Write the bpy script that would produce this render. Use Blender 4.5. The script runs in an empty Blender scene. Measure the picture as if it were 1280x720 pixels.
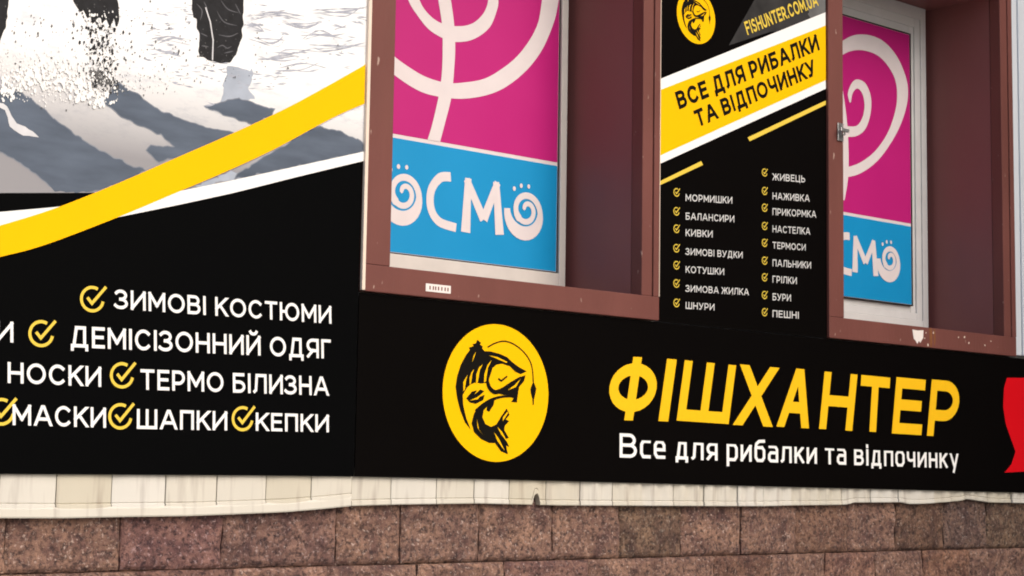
import bpy, bmesh, math, random
from mathutils import Vector, Matrix, noise
random.seed(7)
S = bpy.context.scene
C = S.collection

# ------------------------------------------------------------------ camera
cd = bpy.data.cameras.new('camera'); cam = bpy.data.objects.new('camera', cd); C.objects.link(cam)
cd.sensor_width = 36.0; cd.lens = 61.594; cd.clip_start = 0.05; cd.clip_end = 500
R3 = Matrix(((0.7509511, -0.08227552, -0.65521232), (-0.66017301, -0.0700644, -0.7478386), (0.01562175, 0.99414371, -0.10693102)))
M4 = R3.to_4x4(); M4.translation = Vector((0, 0, 1.62)); cam.matrix_world = M4
S.camera = cam

# ------------------------------------------------------------------ sky, sun, exposure
SUN_EL, SUN_AZ = 40.0, 168.0      # degrees; azimuth is where the sun stands, clockwise from +Y
w = bpy.data.worlds.new("World"); S.world = w; w.use_nodes = True
nt = w.node_tree; nt.nodes.clear()
sky = nt.nodes.new('ShaderNodeTexSky'); sky.sky_type = 'NISHITA'; sky.sun_disc = False
sky.sun_elevation = math.radians(SUN_EL); sky.sun_rotation = math.radians(SUN_AZ)
sky.dust_density = 4.0; sky.air_density = 1.0; sky.ozone_density = 0.6
bg = nt.nodes.new('ShaderNodeBackground'); bg.inputs['Strength'].default_value = 0.15
wo = nt.nodes.new('ShaderNodeOutputWorld')
nt.links.new(sky.outputs[0], bg.inputs[0]); nt.links.new(bg.outputs[0], wo.inputs[0])
sl = bpy.data.lights.new('sun', 'SUN'); sl.energy = 1.25; sl.angle = math.radians(50); sl.color = (1.0, 0.93, 0.84)
so = bpy.data.objects.new('sun', sl); C.objects.link(so)
e, a = math.radians(SUN_EL), math.radians(SUN_AZ)
sd = Vector((math.sin(a) * math.cos(e), math.cos(a) * math.cos(e), math.sin(e)))
so.rotation_euler = (-sd).to_track_quat('-Z', 'Y').to_euler(); so.location = sd * 30
S.view_settings.view_transform = 'Standard'; S.view_settings.look = 'None'
S.view_settings.exposure = 0.33; S.view_settings.gamma = 1.0
S.render.engine = 'CYCLES'
S.cycles.filter_width = 1.9

# ------------------------------------------------------------------ measurements on the facade, metres (x along it, z up)
D = 4.5            # the banners hang in the plane y = D
LEFT_TEXT = [('ЗИМОВІ КОСТЮМИ',(2.435,2.079),(3.19,2.088),(2.432,2.135)),('И',(2.081,1.962),(2.13,1.963),(2.078,2.019)),('ДЕМІСІЗОННИЙ ОДЯГ',(2.3,1.961),(3.192,1.978),(2.297,2.021)),('НОСКИ',(2.119,1.852),(2.401,1.854),(2.116,1.909)),('ТЕРМО БІЛИЗНА',(2.526,1.852),(3.187,1.862),(2.523,1.911)),('МАСКИ',(2.139,1.738),(2.421,1.739),(2.136,1.795)),('ШАПКИ',(2.519,1.739),(2.821,1.743),(2.517,1.796)),('КЕПКИ',(2.922,1.745),(3.191,1.748),(2.92,1.8))]
LEFT_CHECKS = [(2.362,2.101),(2.211,1.993),(2.465,1.89),(2.105,1.773),(2.465,1.773),(2.874,1.78)]
LOGO_TEXT = [('Ф',(4.392,1.827),(4.634,1.83),(4.436,2.059)),('І',(4.668,1.831),(4.72,1.831),(4.712,2.063)),('Ш',(4.765,1.836),(5.053,1.832),(4.808,2.063)),('Х',(5.1,1.83),(5.289,1.829),(5.141,2.064)),('А',(5.342,1.831),(5.525,1.83),(5.389,2.066)),('Н',(5.597,1.83),(5.811,1.828),(5.634,2.063)),('Т',(5.85,1.829),(6.046,1.827),(5.874,2.061)),('Е',(6.078,1.825),(6.286,1.823),(6.114,2.064)),('Р',(6.326,1.822),(6.541,1.821),(6.366,2.066))]
TAG_TEXT = ('Все для рибалки та відпочинку',(4.469,1.694),(6.556,1.685),(4.468,1.781))
FISH_BACK = [(3.791,2.075),(3.807,2.065),(3.803,2.059),(3.815,2.054),(3.813,2.046),(3.823,2.038),(3.851,2.039),(3.891,2.033),(3.923,2.024),(3.95,2.007),(3.978,1.993),(4.014,1.98),(3.987,1.969),(3.961,1.976),(3.937,1.993),(3.902,2.0),(3.878,1.996),(3.86,1.984),(3.849,1.955),(3.84,1.933),(3.81,1.929),(3.785,1.931),(3.764,1.924),(3.75,1.913),(3.741,1.901),(3.732,1.888),(3.735,1.853),(3.749,1.811),(3.769,1.774),(3.743,1.797),(3.721,1.838),(3.707,1.878),(3.7,1.914),(3.706,1.948),(3.72,1.986),(3.742,2.02),(3.758,2.038),(3.755,2.046),(3.774,2.052),(3.77,2.059),(3.784,2.062)]
FISH_SLITS = [[(3.854,2.011),(3.838,1.983),(3.83,1.937),(3.822,1.933),(3.823,1.961),(3.836,1.992)],[(3.815,1.994),(3.803,1.974),(3.794,1.931),(3.787,1.929),(3.788,1.959),(3.799,1.982)],[(3.778,1.975),(3.77,1.959),(3.765,1.927),(3.759,1.924),(3.759,1.946),(3.768,1.966)],[(3.751,1.955),(3.744,1.939),(3.739,1.905),(3.733,1.9),(3.732,1.93),(3.742,1.945)],[(3.841,2.025),(3.881,2.021),(3.924,2.007),(3.92,2.004),(3.879,2.015)],[(3.784,2.034),(3.779,2.019),(3.768,1.997),(3.775,2.021)],[(3.884,1.787),(3.907,1.769),(3.932,1.734),(3.901,1.763)],[(3.871,1.768),(3.893,1.746),(3.918,1.708),(3.886,1.739)],[(3.793,1.811),(3.798,1.781),(3.824,1.755),(3.804,1.774)],[(3.908,1.819),(3.927,1.839),(3.931,1.835),(3.908,1.807)],[(3.76,1.87),(3.792,1.882),(3.821,1.9),(3.796,1.876)],[(3.928,1.912),(3.958,1.93),(3.986,1.954),(3.964,1.924)]]
FISH_TAIL = [(3.782,1.829),(3.772,1.795),(3.783,1.766),(3.814,1.744),(3.85,1.732),(3.876,1.732),(3.903,1.705),(3.934,1.696),(3.926,1.725),(3.94,1.721),(3.923,1.747),(3.937,1.751),(3.917,1.777),(3.918,1.791),(3.938,1.808),(3.922,1.813),(3.939,1.829),(3.925,1.85),(3.901,1.822),(3.881,1.795),(3.857,1.786),(3.832,1.795),(3.819,1.817),(3.824,1.84),(3.845,1.859),(3.831,1.864),(3.801,1.85)]
FISH_BELLY = [(3.789,1.834),(3.818,1.856),(3.855,1.876),(3.899,1.888),(3.939,1.891),(3.965,1.886)]
FISH_FIN = [(3.747,1.877),(3.77,1.9),(3.793,1.906),(3.782,1.891),(3.807,1.909),(3.825,1.904),(3.796,1.882),(3.827,1.892),(3.821,1.874),(3.788,1.86),(3.762,1.864)]
FISH_FIN_SMALL = [(3.836,1.84),(3.839,1.863),(3.872,1.882),(3.867,1.86),(3.848,1.836)]
FISH_GILL = [(3.856,1.999),(3.841,1.97),(3.837,1.943),(3.848,1.916),(3.872,1.903),(3.902,1.912),(3.941,1.935),(3.986,1.96)]
FISH_MOUTH = [(3.872,1.909),(3.899,1.917),(3.925,1.931),(3.963,1.951),(4.009,1.968),(4.002,1.946),(3.98,1.925),(3.975,1.899),(3.971,1.872),(3.945,1.873),(3.957,1.887),(3.939,1.894),(3.914,1.895),(3.889,1.898)]
FISH_EYE = [(3.885,1.949),(3.899,1.942),(3.925,1.959)]
FISH_LINE = [(3.836,2.052),(3.87,2.068),(3.91,2.077),(3.951,2.07),(3.992,2.05),(4.023,2.023),(4.039,1.991),(4.045,1.942)]
FISH_FLOAT = [(4.045,1.948),(4.059,1.923),(4.056,1.908),(4.049,1.886),(4.048,1.867),(4.044,1.866),(4.042,1.886),(4.034,1.907),(4.032,1.922)]
RED_SHAPE = [(6.941,2.101),(6.916,2.052),(6.908,1.966),(6.927,1.89),(6.967,1.824),(7.002,1.768),(6.966,1.71),(6.911,1.672),(7.069,1.679),(7.179,1.679),(7.192,2.113)]
BAND_WHITE = [(4.65,3.106),(5.699,3.579),(5.697,3.255),(4.653,2.784)]
BAND_YELLOW = [(4.65,3.064),(5.699,3.522),(5.697,3.291),(4.653,2.815)]
BAND_TEXT = [('ВСЕ ДЛЯ РИБАЛКИ',(4.77,3.012),(5.61,3.39),(4.743,3.074)),('ТА ВІДПОЧИНКУ',(4.874,2.958),(5.589,3.282),(4.846,3.018))]
URL_TEXT = ('FISHUNTER.COM.UA',(5.161,3.371),(5.603,3.575),(5.137,3.419))
THIN_LINES = [[(5.162,2.96),(5.697,3.206),(5.697,3.188),(5.173,2.946)],[(4.652,2.717),(4.893,2.83),(4.904,2.817),(4.652,2.702)]]
LIST_TEXT = [('МОРМИШКИ',(4.808,2.666),(5.071,2.686),(4.808,2.693)),('БАЛАНСИРИ',(4.809,2.595),(5.083,2.614),(4.809,2.622)),('КИВКИ',(4.809,2.532),(4.959,2.542),(4.809,2.559)),('ЗИМОВІ ВУДКИ',(4.81,2.461),(5.132,2.478),(4.81,2.487)),('КОТУШКИ',(4.81,2.393),(5.025,2.403),(4.81,2.419)),('ЗИМОВА ЖИЛКА',(4.811,2.321),(5.169,2.336),(4.811,2.347)),('ШНУРИ',(4.811,2.257),(4.971,2.262),(4.811,2.283)),('ЖИВЕЦЬ',(5.311,2.808),(5.513,2.824),(5.311,2.836)),('НАЖИВКА',(5.311,2.731),(5.54,2.748),(5.311,2.759)),('ПРИКОРМКА',(5.311,2.668),(5.582,2.687),(5.311,2.696)),('НАСТЕЛКА',(5.311,2.599),(5.544,2.613),(5.311,2.627)),('ТЕРМОСИ',(5.311,2.534),(5.515,2.545),(5.311,2.561)),('ПАЛЬНИКИ',(5.311,2.463),(5.549,2.475),(5.311,2.491)),('ГРІЛКИ',(5.311,2.398),(5.459,2.404),(5.311,2.426)),('БУРИ',(5.311,2.328),(5.423,2.332),(5.311,2.356)),('ПЕШНІ',(5.311,2.261),(5.471,2.266),(5.311,2.289))]
LIST_CHECKS = [(4.758,2.693),(4.758,2.621),(4.759,2.555),(4.759,2.481),(4.76,2.417),(4.76,2.348),(4.761,2.275),(5.263,2.833),(5.263,2.759),(5.263,2.692),(5.263,2.619),(5.263,2.552),(5.263,2.481),(5.263,2.415),(5.263,2.345),(5.263,2.277)]
PIC = [(2.05,2.368),(2.347,2.404),(2.631,2.443),(2.819,2.499),(3.031,2.566),(3.3,2.65),(3.3,3.164),(2.023,2.913)]
STRIPE_Y = [[(2.055,2.273),(2.076,2.281),(2.236,2.347),(2.426,2.441),(2.615,2.541),(2.814,2.646),(2.997,2.748),(3.161,2.85),(3.294,2.936)],[(2.059,2.188),(2.08,2.195),(2.208,2.24),(2.431,2.343),(2.619,2.437),(2.767,2.511),(2.948,2.608),(3.109,2.706),(3.206,2.762),(3.294,2.807)]]
STRIPE_W = [[(2.053,2.314),(2.074,2.318),(2.236,2.35),(2.429,2.393),(2.625,2.441),(2.819,2.5),(3.031,2.567),(3.297,2.651)],[(2.056,2.243),(2.078,2.246),(2.239,2.283),(2.431,2.343),(2.621,2.399),(2.821,2.461),(3.032,2.533),(3.298,2.621)]]
SH = [[(2.036,2.65),(2.089,2.659),(2.124,2.655),(2.173,2.628),(2.242,2.586),(2.341,2.536),(2.435,2.506),(2.513,2.489),(2.438,2.442),(2.347,2.406),(2.24,2.393),(2.182,2.431),(2.121,2.465),(2.044,2.495)],[(2.375,2.669),(2.411,2.734),(2.462,2.715),(2.536,2.678),(2.635,2.656),(2.711,2.643),(2.814,2.644),(2.713,2.587),(2.615,2.541),(2.554,2.522),(2.517,2.552),(2.531,2.564),(2.611,2.571),(2.563,2.602),(2.49,2.62),(2.43,2.637)],[(2.709,2.707),(2.823,2.752),(2.95,2.735),(2.937,2.71),(2.878,2.676),(2.812,2.689)],[(3.106,2.704),(3.194,2.703),(3.293,2.681),(3.297,2.652),(3.031,2.568),(2.819,2.503),(2.844,2.528),(2.948,2.599)]]
SH_LIGHT = [[(2.78,2.845),(2.872,2.849),(2.858,2.789),(2.878,2.756),(2.811,2.714),(2.759,2.717)],[(2.644,2.448),(2.767,2.507),(2.851,2.536),(2.897,2.526),(2.819,2.503)]]
LIT = [[(2.037,2.625),(2.068,2.62),(2.11,2.571),(2.137,2.565),(2.18,2.539),(2.15,2.539),(2.117,2.545),(2.094,2.559),(2.071,2.602),(2.038,2.607)]]
LEGS = [[(2.253,2.958),(2.402,2.988),(2.41,2.913),(2.404,2.892),(2.389,2.92),(2.383,2.886),(2.37,2.914),(2.359,2.897),(2.344,2.914),(2.331,2.896),(2.321,2.913),(2.308,2.905),(2.295,2.926),(2.282,2.917),(2.271,2.936)],[(2.649,3.036),(2.833,3.072),(2.832,2.991),(2.824,2.932),(2.811,2.884),(2.786,2.86),(2.754,2.849),(2.731,2.851),(2.721,2.852),(2.684,2.857),(2.675,2.917),(2.666,2.966),(2.655,2.972)],[(2.023,2.913),(2.069,2.922),(2.068,2.86),(2.059,2.818),(2.051,2.786),(2.031,2.76)]]
LEG_LINE = [(2.696,3.011),(2.714,2.969),(2.726,2.915),(2.726,2.852)]
CREASE = [[(2.664,3.016),(2.684,2.998),(2.679,2.968)],[(2.747,3.044),(2.774,3.02),(2.813,3.016)],[(2.735,3.007),(2.762,2.978),(2.808,2.975)],[(2.681,2.929),(2.706,2.923)],[(2.744,2.935),(2.783,2.937),(2.813,2.953)],[(2.686,2.891),(2.711,2.892)],[(2.742,2.895),(2.759,2.905),(2.776,2.899),(2.791,2.908)],[(2.799,3.042),(2.82,3.012)],[(2.689,3.027),(2.703,3.007)],[(2.766,2.882),(2.798,2.894)]]
FUR = [[(2.828,2.973),(2.88,2.989),(2.907,2.982)],[(2.988,3.013),(3.056,3.021),(3.126,3.041)],[(3.155,3.037),(3.226,3.048)],[(3.24,3.073),(3.299,3.08)],[(2.869,2.94),(2.935,2.947),(2.989,2.964)],[(3.044,2.989),(3.127,3.008),(3.198,3.016)],[(2.937,2.906),(3.004,2.924),(3.087,2.946)],[(3.087,2.95),(3.157,2.966),(3.286,3.003)],[(2.884,2.88),(2.964,2.899),(3.019,2.911)],[(2.527,2.879),(2.576,2.894),(2.638,2.897)],[(2.541,2.849),(2.602,2.857)],[(2.84,3.01),(2.959,3.038),(3.042,3.049)],[(3.097,3.076),(3.196,3.09),(3.29,3.118)],[(2.966,2.865),(3.047,2.888),(3.131,2.906)],[(2.708,2.709),(2.772,2.715)]]
SPRAY_BOX = [(2.046,2.887),(2.596,2.992),(2.609,2.683),(2.06,2.6)]
STRIP_SEAMS = [2.116,2.283,2.455,2.628,2.801,2.975,3.14,3.296,3.451,3.639,3.8,3.957,4.126,4.287,4.445,4.6,4.769,4.935,5.121,5.27,5.439,5.613,5.767,5.953,6.139,6.389,6.615,6.799,6.99]
STRIP_BOT = [(2.093,1.486),(2.304,1.485),(2.502,1.488),(2.711,1.49),(2.876,1.495),(3.048,1.501),(3.166,1.509),(3.288,1.519),(3.478,1.524),(3.816,1.528),(3.886,1.527),(4.18,1.522),(4.576,1.521),(5.03,1.52),(5.285,1.52),(5.439,1.523),(5.782,1.526),(5.835,1.535),(6.16,1.537),(6.216,1.53),(6.33,1.531),(6.566,1.543),(6.638,1.552),(6.81,1.538),(7.098,1.535)]
COURSE1 = [2.154,2.504,2.842,3.263,3.513,3.846,4.186,4.516,4.84,5.172,5.507,5.834,6.159,6.503,6.826]
COURSE2 = [2.262,2.559,2.882,3.232,3.582,3.962,4.357,4.691,5.017,5.342,5.683,6.009,6.338,6.681,6.993]

# ------------------------------------------------------------------ materials
def mat(name, col, rough=.5, spec=.4, var=.06, scale=9.0, bump=0.0, bscale=60.0, stretch=(1, 1, 1), metal=0.0):
    m = bpy.data.materials.new(name); m.use_nodes = True
    n, l = m.node_tree.nodes, m.node_tree.links
    p = n['Principled BSDF']
    p.inputs['Specular IOR Level'].default_value = spec; p.inputs['Metallic'].default_value = metal
    tc = n.new('ShaderNodeTexCoord'); mp = n.new('ShaderNodeMapping'); mp.inputs['Scale'].default_value = stretch
    l.new(tc.outputs['Object'], mp.inputs[0])
    nz = n.new('ShaderNodeTexNoise'); nz.inputs['Scale'].default_value = scale; nz.inputs['Detail'].default_value = 6
    l.new(mp.outputs[0], nz.inputs[0])
    mx = n.new('ShaderNodeMix'); mx.data_type = 'RGBA'
    mx.inputs[6].default_value = tuple(c * (1 - var) for c in col) + (1,)
    mx.inputs[7].default_value = tuple(min(1, c * (1 + var)) for c in col) + (1,)
    l.new(nz.outputs[0], mx.inputs[0]); l.new(mx.outputs[2], p.inputs['Base Color'])
    mr = n.new('ShaderNodeMapRange'); mr.inputs[3].default_value = max(.02, rough - .08); mr.inputs[4].default_value = min(1, rough + .08)
    l.new(nz.outputs[0], mr.inputs[0]); l.new(mr.outputs[0], p.inputs['Roughness'])
    if bump:
        nb = n.new('ShaderNodeTexNoise'); nb.inputs['Scale'].default_value = bscale; nb.inputs['Detail'].default_value = 4
        l.new(mp.outputs[0], nb.inputs[0])
        b = n.new('ShaderNodeBump'); b.inputs['Strength'].default_value = bump; b.inputs['Distance'].default_value = .004
        l.new(nb.outputs[0], b.inputs['Height']); l.new(b.outputs[0], p.inputs['Normal'])
    m['mix'] = mx.name
    return m

def chips(m, col, scale=55, lo=.66, hi=.7, stretch=(1, 1, .35)):
    """worn flecks of another colour over a painted surface"""
    n, l = m.node_tree.nodes, m.node_tree.links
    p = n['Principled BSDF']; src = p.inputs['Base Color'].links[0].from_socket
    tc = n.new('ShaderNodeTexCoord'); mp = n.new('ShaderNodeMapping'); mp.inputs['Scale'].default_value = stretch
    l.new(tc.outputs['Object'], mp.inputs[0])
    nz = n.new('ShaderNodeTexNoise'); nz.inputs['Scale'].default_value = scale; nz.inputs['Detail'].default_value = 3
    l.new(mp.outputs[0], nz.inputs[0])
    r = n.new('ShaderNodeMapRange'); r.inputs[1].default_value = lo; r.inputs[2].default_value = hi; l.new(nz.outputs[0], r.inputs[0])
    mx = n.new('ShaderNodeMix'); mx.data_type = 'RGBA'; mx.inputs[7].default_value = col + (1,)
    l.new(r.outputs[0], mx.inputs[0]); l.new(src, mx.inputs[6]); l.new(mx.outputs[2], p.inputs['Base Color'])
    return m

M = {}
M['black'] = mat('black_vinyl', (.0014, .0015, .0017), .6, .02, .15, 3)
M['black2'] = mat('black_vinyl_warm', (.0022, .0017, .0016), .6, .02, .15, 3)
M['white'] = mat('white_print', (.80, .80, .79), .65, .05, .03, 20)
M['dimwhite'] = mat('small_white_print', (.60, .60, .60), .65, .05, .1, 60)
M['gold'] = mat('pale_gold_print', (.70, .51, .07), .65, .05, .06, 20)
M['yellow'] = mat('yellow_print', (.84, .465, .001), .65, .05, .03, 6)
M['yellow2'] = mat('yellow_letter_print', (.82, .475, .012), .65, .05, .06, 40)
M['red'] = mat('red_print', (.62, .004, .010), .65, .05, .03, 6)
M['ink'] = mat('black_ink', (.006, .005, .004), .6, .05, .1, 20)
M['brown'] = chips(mat('brown_paint', (.148, .052, .043), .55, .2, .26, 5, .3, 70, (1, 1, .4)), (.42, .30, .25), 48, .70, .76)
M['reveal'] = mat('brown_sheet', (.215, .085, .080), .45, .22, .10, 4, .10, 30, (1, 1, .5))
M['cream_edge'] = mat('cream_edge', (.72, .60, .50), .6, .3, .12, 30)
M['pvc'] = mat('white_plastic', (.57, .54, .51), .4, .4, .10, 14, .1, 60)
M['pvcgrey'] = mat('grey_white_plastic', (.60, .60, .60), .45, .4, .12, 10, .1, 60)
M['magenta'] = mat('magenta_film', (.44, .012, .165), .4, .22, .05, 5)
M['blue'] = mat('blue_film', (.006, .25, .53), .4, .22, .06, 5)
M['film'] = mat('pale_film', (.66, .60, .61), .5, .12, .06, 15)
M['seam'] = mat('dark_sealant', (.02, .016, .016), .7, .2, .2, 20)
M['cream'] = chips(mat('cream_cladding', (.575, .54, .455), .6, .15, .09, 5, .2, 25, (1, 1, .25)), (.36, .31, .26), 30, .54, .78, (1, 1, .10))
def vary(m, lo, hi):
    # each panel of the strip has aged a little differently
    n, l = m.node_tree.nodes, m.node_tree.links
    p = n['Principled BSDF']; src = p.inputs['Base Color'].links[0].from_socket
    oi = n.new('ShaderNodeObjectInfo'); r = n.new('ShaderNodeMapRange'); r.inputs[3].default_value = lo; r.inputs[4].default_value = hi
    l.new(oi.outputs['Random'], r.inputs[0]); h = n.new('ShaderNodeHueSaturation'); l.new(src, h.inputs['Color']); l.new(r.outputs[0], h.inputs['Value'])
    s2 = n.new('ShaderNodeMapRange'); s2.inputs[3].default_value = 1.25; s2.inputs[4].default_value = .55; l.new(oi.outputs['Random'], s2.inputs[0]); l.new(s2.outputs[0], h.inputs['Saturation'])
    l.new(h.outputs[0], p.inputs['Base Color'])
vary(M['cream'], .88, 1.06)
M['paper'] = mat('paper_label', (.75, .69, .66), .8, .2, .05, 60)
M['steel'] = mat('worn_steel', (.5, .5, .5), .35, .5, .2, 60, .2, 90, metal=.9)
M['rust'] = mat('rust_stain', (.20, .075, .03), .85, .2, .4, 60)
M['plaster'] = mat('grey_plaster', (.42, .42, .42), .85, .2, .1, 5, .3, 120)
M['trim'] = mat('pale_grey_trim', (.58, .62, .67), .5, .3, .08, 8, .1, 40, (1, 1, .2))
M['shade_block'] = mat('shade_block_dark', (.13, .12, .12), .85, .2, .1, 5, .3, 120)  # plain dark surface of the added, unseen shade block
M['pave'] = mat('concrete_paving', (.33, .32, .30), .85, .2, .2, 2, .3, 40)

def stone_material():
    m = bpy.data.materials.new('red_brown_granite'); m.use_nodes = True
    n, l = m.node_tree.nodes, m.node_tree.links; p = n['Principled BSDF']
    p.inputs['Specular IOR Level'].default_value = .3; p.inputs['Roughness'].default_value = .75
    tc = n.new('ShaderNodeTexCoord')
    at = n.new('ShaderNodeAttribute'); at.attribute_name = 'tint'
    def nz(s, d, rough=.6):
        x = n.new('ShaderNodeTexNoise'); x.inputs['Scale'].default_value = s; x.inputs['Detail'].default_value = d; x.inputs['Roughness'].default_value = rough
        l.new(tc.outputs['Object'], x.inputs[0]); return x
    def mix(f, a, b, lo=0., hi=1.):
        r = n.new('ShaderNodeMapRange'); r.inputs[1].default_value = lo; r.inputs[2].default_value = hi; l.new(f, r.inputs[0])
        x = n.new('ShaderNodeMix'); x.data_type = 'RGBA'; l.new(r.outputs[0], x.inputs[0])
        for k, v in ((6, a), (7, b)):
            if isinstance(v, tuple): x.inputs[k].default_value = v + (1,)
            else: l.new(v, x.inputs[k])
        return x.outputs[2]
    big = nz(11, 6, .7); grain = nz(60, 5, .75); fine = nz(85, 4, .7)
    vo = n.new('ShaderNodeTexVoronoi'); vo.inputs['Scale'].default_value = 120; l.new(tc.outputs['Object'], vo.inputs[0])
    c1 = mix(big.outputs[0], (.13, .068, .060), (.36, .21, .148), .36, .64)
    c2 = mix(grain.outputs[0], (.055, .032, .031), c1, .38, .54)
    c3 = mix(fine.outputs[0], c2, (.55, .42, .36), .57, .70)
    mul = n.new('ShaderNodeMix'); mul.data_type = 'RGBA'; mul.blend_type = 'MULTIPLY'; mul.inputs[0].default_value = 1
    l.new(c3, mul.inputs[6]); l.new(at.outputs['Color'], mul.inputs[7]); l.new(mul.outputs[2], p.inputs['Base Color'])
    b = n.new('ShaderNodeBump'); b.inputs['Strength'].default_value = 1; b.inputs['Distance'].default_value = .012
    l.new(grain.outputs[0], b.inputs['Height']); l.new(b.outputs[0], p.inputs['Normal'])
    return m
M['stone'] = stone_material()

def snow_material():
    """the printed winter photograph: snow field, paler towards its top"""
    m = bpy.data.materials.new('printed_snow'); m.use_nodes = True
    n, l = m.node_tree.nodes, m.node_tree.links; p = n['Principled BSDF']
    p.inputs['Specular IOR Level'].default_value = .15; p.inputs['Roughness'].default_value = .6
    tc = n.new('ShaderNodeTexCoord'); sx = n.new('ShaderNodeSeparateXYZ'); l.new(tc.outputs['Object'], sx.inputs[0])
    nz = n.new('ShaderNodeTexNoise'); nz.inputs['Scale'].default_value = 16; nz.inputs['Detail'].default_value = 8; nz.inputs['Roughness'].default_value = .7
    mp = n.new('ShaderNodeMapping'); mp.inputs['Scale'].default_value = (.6, 1, 1.6); l.new(tc.outputs['Object'], mp.inputs[0]); l.new(mp.outputs[0], nz.inputs[0])
    r = n.new('ShaderNodeMapRange'); r.inputs[1].default_value = .32; r.inputs[2].default_value = .50; l.new(nz.outputs[0], r.inputs[0])
    mx = n.new('ShaderNodeMix'); mx.data_type = 'RGBA'; mx.inputs[6].default_value = (.60, .62, .66, 1); mx.inputs[7].default_value = (.83, .83, .83, 1); l.new(r.outputs[0], mx.inputs[0])
    g = n.new('ShaderNodeMapRange'); g.inputs[1].default_value = .92; g.inputs[2].default_value = 1.22; l.new(sx.outputs[2], g.inputs[0])
    m2 = n.new('ShaderNodeMix'); m2.data_type = 'RGBA'; m2.inputs[6].default_value = (.27, .265, .28, 1); l.new(mx.outputs[2], m2.inputs[7]); l.new(g.outputs[0], m2.inputs[0])
    l.new(m2.outputs[2], p.inputs['Base Color'])
    return m
M['snow'] = snow_material()
M['pshade'] = mat('printed_shadow', (.098, .120, .158), .65, .05, .5, 9, 0, 60, (.6, 1, 2.5))
M['pshade_light'] = mat('printed_pale_shadow', (.36, .40, .47), .65, .05, .3, 14)
M['pshade_mid'] = mat('printed_mid_shadow', (.20, .22, .26), .65, .05, .35, 12)
M['plit'] = mat('printed_lit_snow', (.58, .58, .60), .6, .15, .15, 25)
M['ptrouser'] = mat('printed_trousers', (.014, .014, .016), .6, .15, .9, 40)
M['pcrease'] = mat('printed_creases', (.10, .10, .11), .6, .15, .3, 60)
M['pspeck'] = mat('printed_specks', (.10, .10, .10), .6, .15, .8, 30)
M['pfur'] = mat('printed_furrows', (.36, .38, .44), .65, .05, .5, 40)
M['smoke'] = mat('printed_smoke', (.035, .034, .034), .65, .03, .8, 9)
M['smoke2'] = mat('printed_pale_smoke', (.13, .13, .13), .65, .03, .7, 9)

# ------------------------------------------------------------------ helpers
def origin(o):
    return Vector((0, 0, 0)) if o is None else Vector(o['o'])

def obj(name, bm, m, parent=None, loc=None, smooth=False):
    """one mesh object; vertices come in scene coordinates"""
    o3 = origin(parent) if parent is not None else Vector(loc or (0, 0, 0))
    for v in bm.verts: v.co -= o3
    me = bpy.data.meshes.new(name); bm.to_mesh(me); bm.free()
    if smooth:
        for f in me.polygons: f.use_smooth = True
    o = bpy.data.objects.new(name, me); C.objects.link(o)
    for k in (m if isinstance(m, list) else [m]): me.materials.append(M[k])
    if parent is not None: o.parent = parent
    else: o.location = o3
    o['o'] = tuple(o3)
    return o

def thing(name, loc):
    o = bpy.data.objects.new(name, None); C.objects.link(o); o.location = loc; o['o'] = tuple(loc); o.empty_display_size = .1
    return o

def tag(o, label, cat, group=None, kind=None):
    o['label'] = label; o['category'] = cat
    if group: o['group'] = group
    if kind: o['kind'] = kind
    return o

def box(bm, x0, x1, y0, y1, z0, z1, bev=0.0):
    vs = [bm.verts.new((x, y, z)) for x in (x0, x1) for y in (y0, y1) for z in (z0, z1)]
    fs = [bm.faces.new([vs[i] for i in q]) for q in ((0, 1, 3, 2), (4, 6, 7, 5), (0, 4, 5, 1), (2, 3, 7, 6), (0, 2, 6, 4), (1, 5, 7, 3))]
    if bev:
        es = list({ed for f in fs for ed in f.edges})
        bmesh.ops.bevel(bm, geom=es, offset=bev, segments=2, affect='EDGES', profile=.5)

def slab(bm, pts, yf, yb):
    """polygon (x,z) facing -Y at yf, extruded back to yb"""
    area = sum(p[0] * q[1] - q[0] * p[1] for p, q in zip(pts, pts[1:] + pts[:1]))
    if area < 0: pts = pts[::-1]
    a_ = [bm.verts.new((x, yf, z)) for x, z in pts]; b_ = [bm.verts.new((x, yb, z)) for x, z in pts]
    bm.faces.new(a_); bm.faces.new(b_[::-1])
    for i in range(len(pts)):
        j = (i + 1) % len(pts); bm.faces.new((a_[j], a_[i], b_[i], b_[j]))

def flat(bm, pts, y):
    area = sum(p[0] * q[1] - q[0] * p[1] for p, q in zip(pts, pts[1:] + pts[:1]))
    if area < 0: pts = pts[::-1]
    return bm.faces.new([bm.verts.new((x, y, z)) for x, z in pts])

def smooth_line(p, n=6, closed=False):
    """Catmull-Rom through the points"""
    out = []; N = len(p)
    for i in range(N if closed else N - 1):
        g = lambda k: Vector(p[k % N] if closed else p[min(max(k, 0), N - 1)])
        p0, p1, p2, p3 = g(i - 1), g(i), g(i + 1), g(i + 2)
        for k in range(n):
            t = k / n
            out.append(tuple(.5 * ((2 * p1) + (p2 - p0) * t + (2 * p0 - 5 * p1 + 4 * p2 - p3) * t * t + (3 * p1 - p0 - 3 * p2 + p3) * t ** 3)))
    if not closed: out.append(tuple(p[-1]))
    return out

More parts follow.
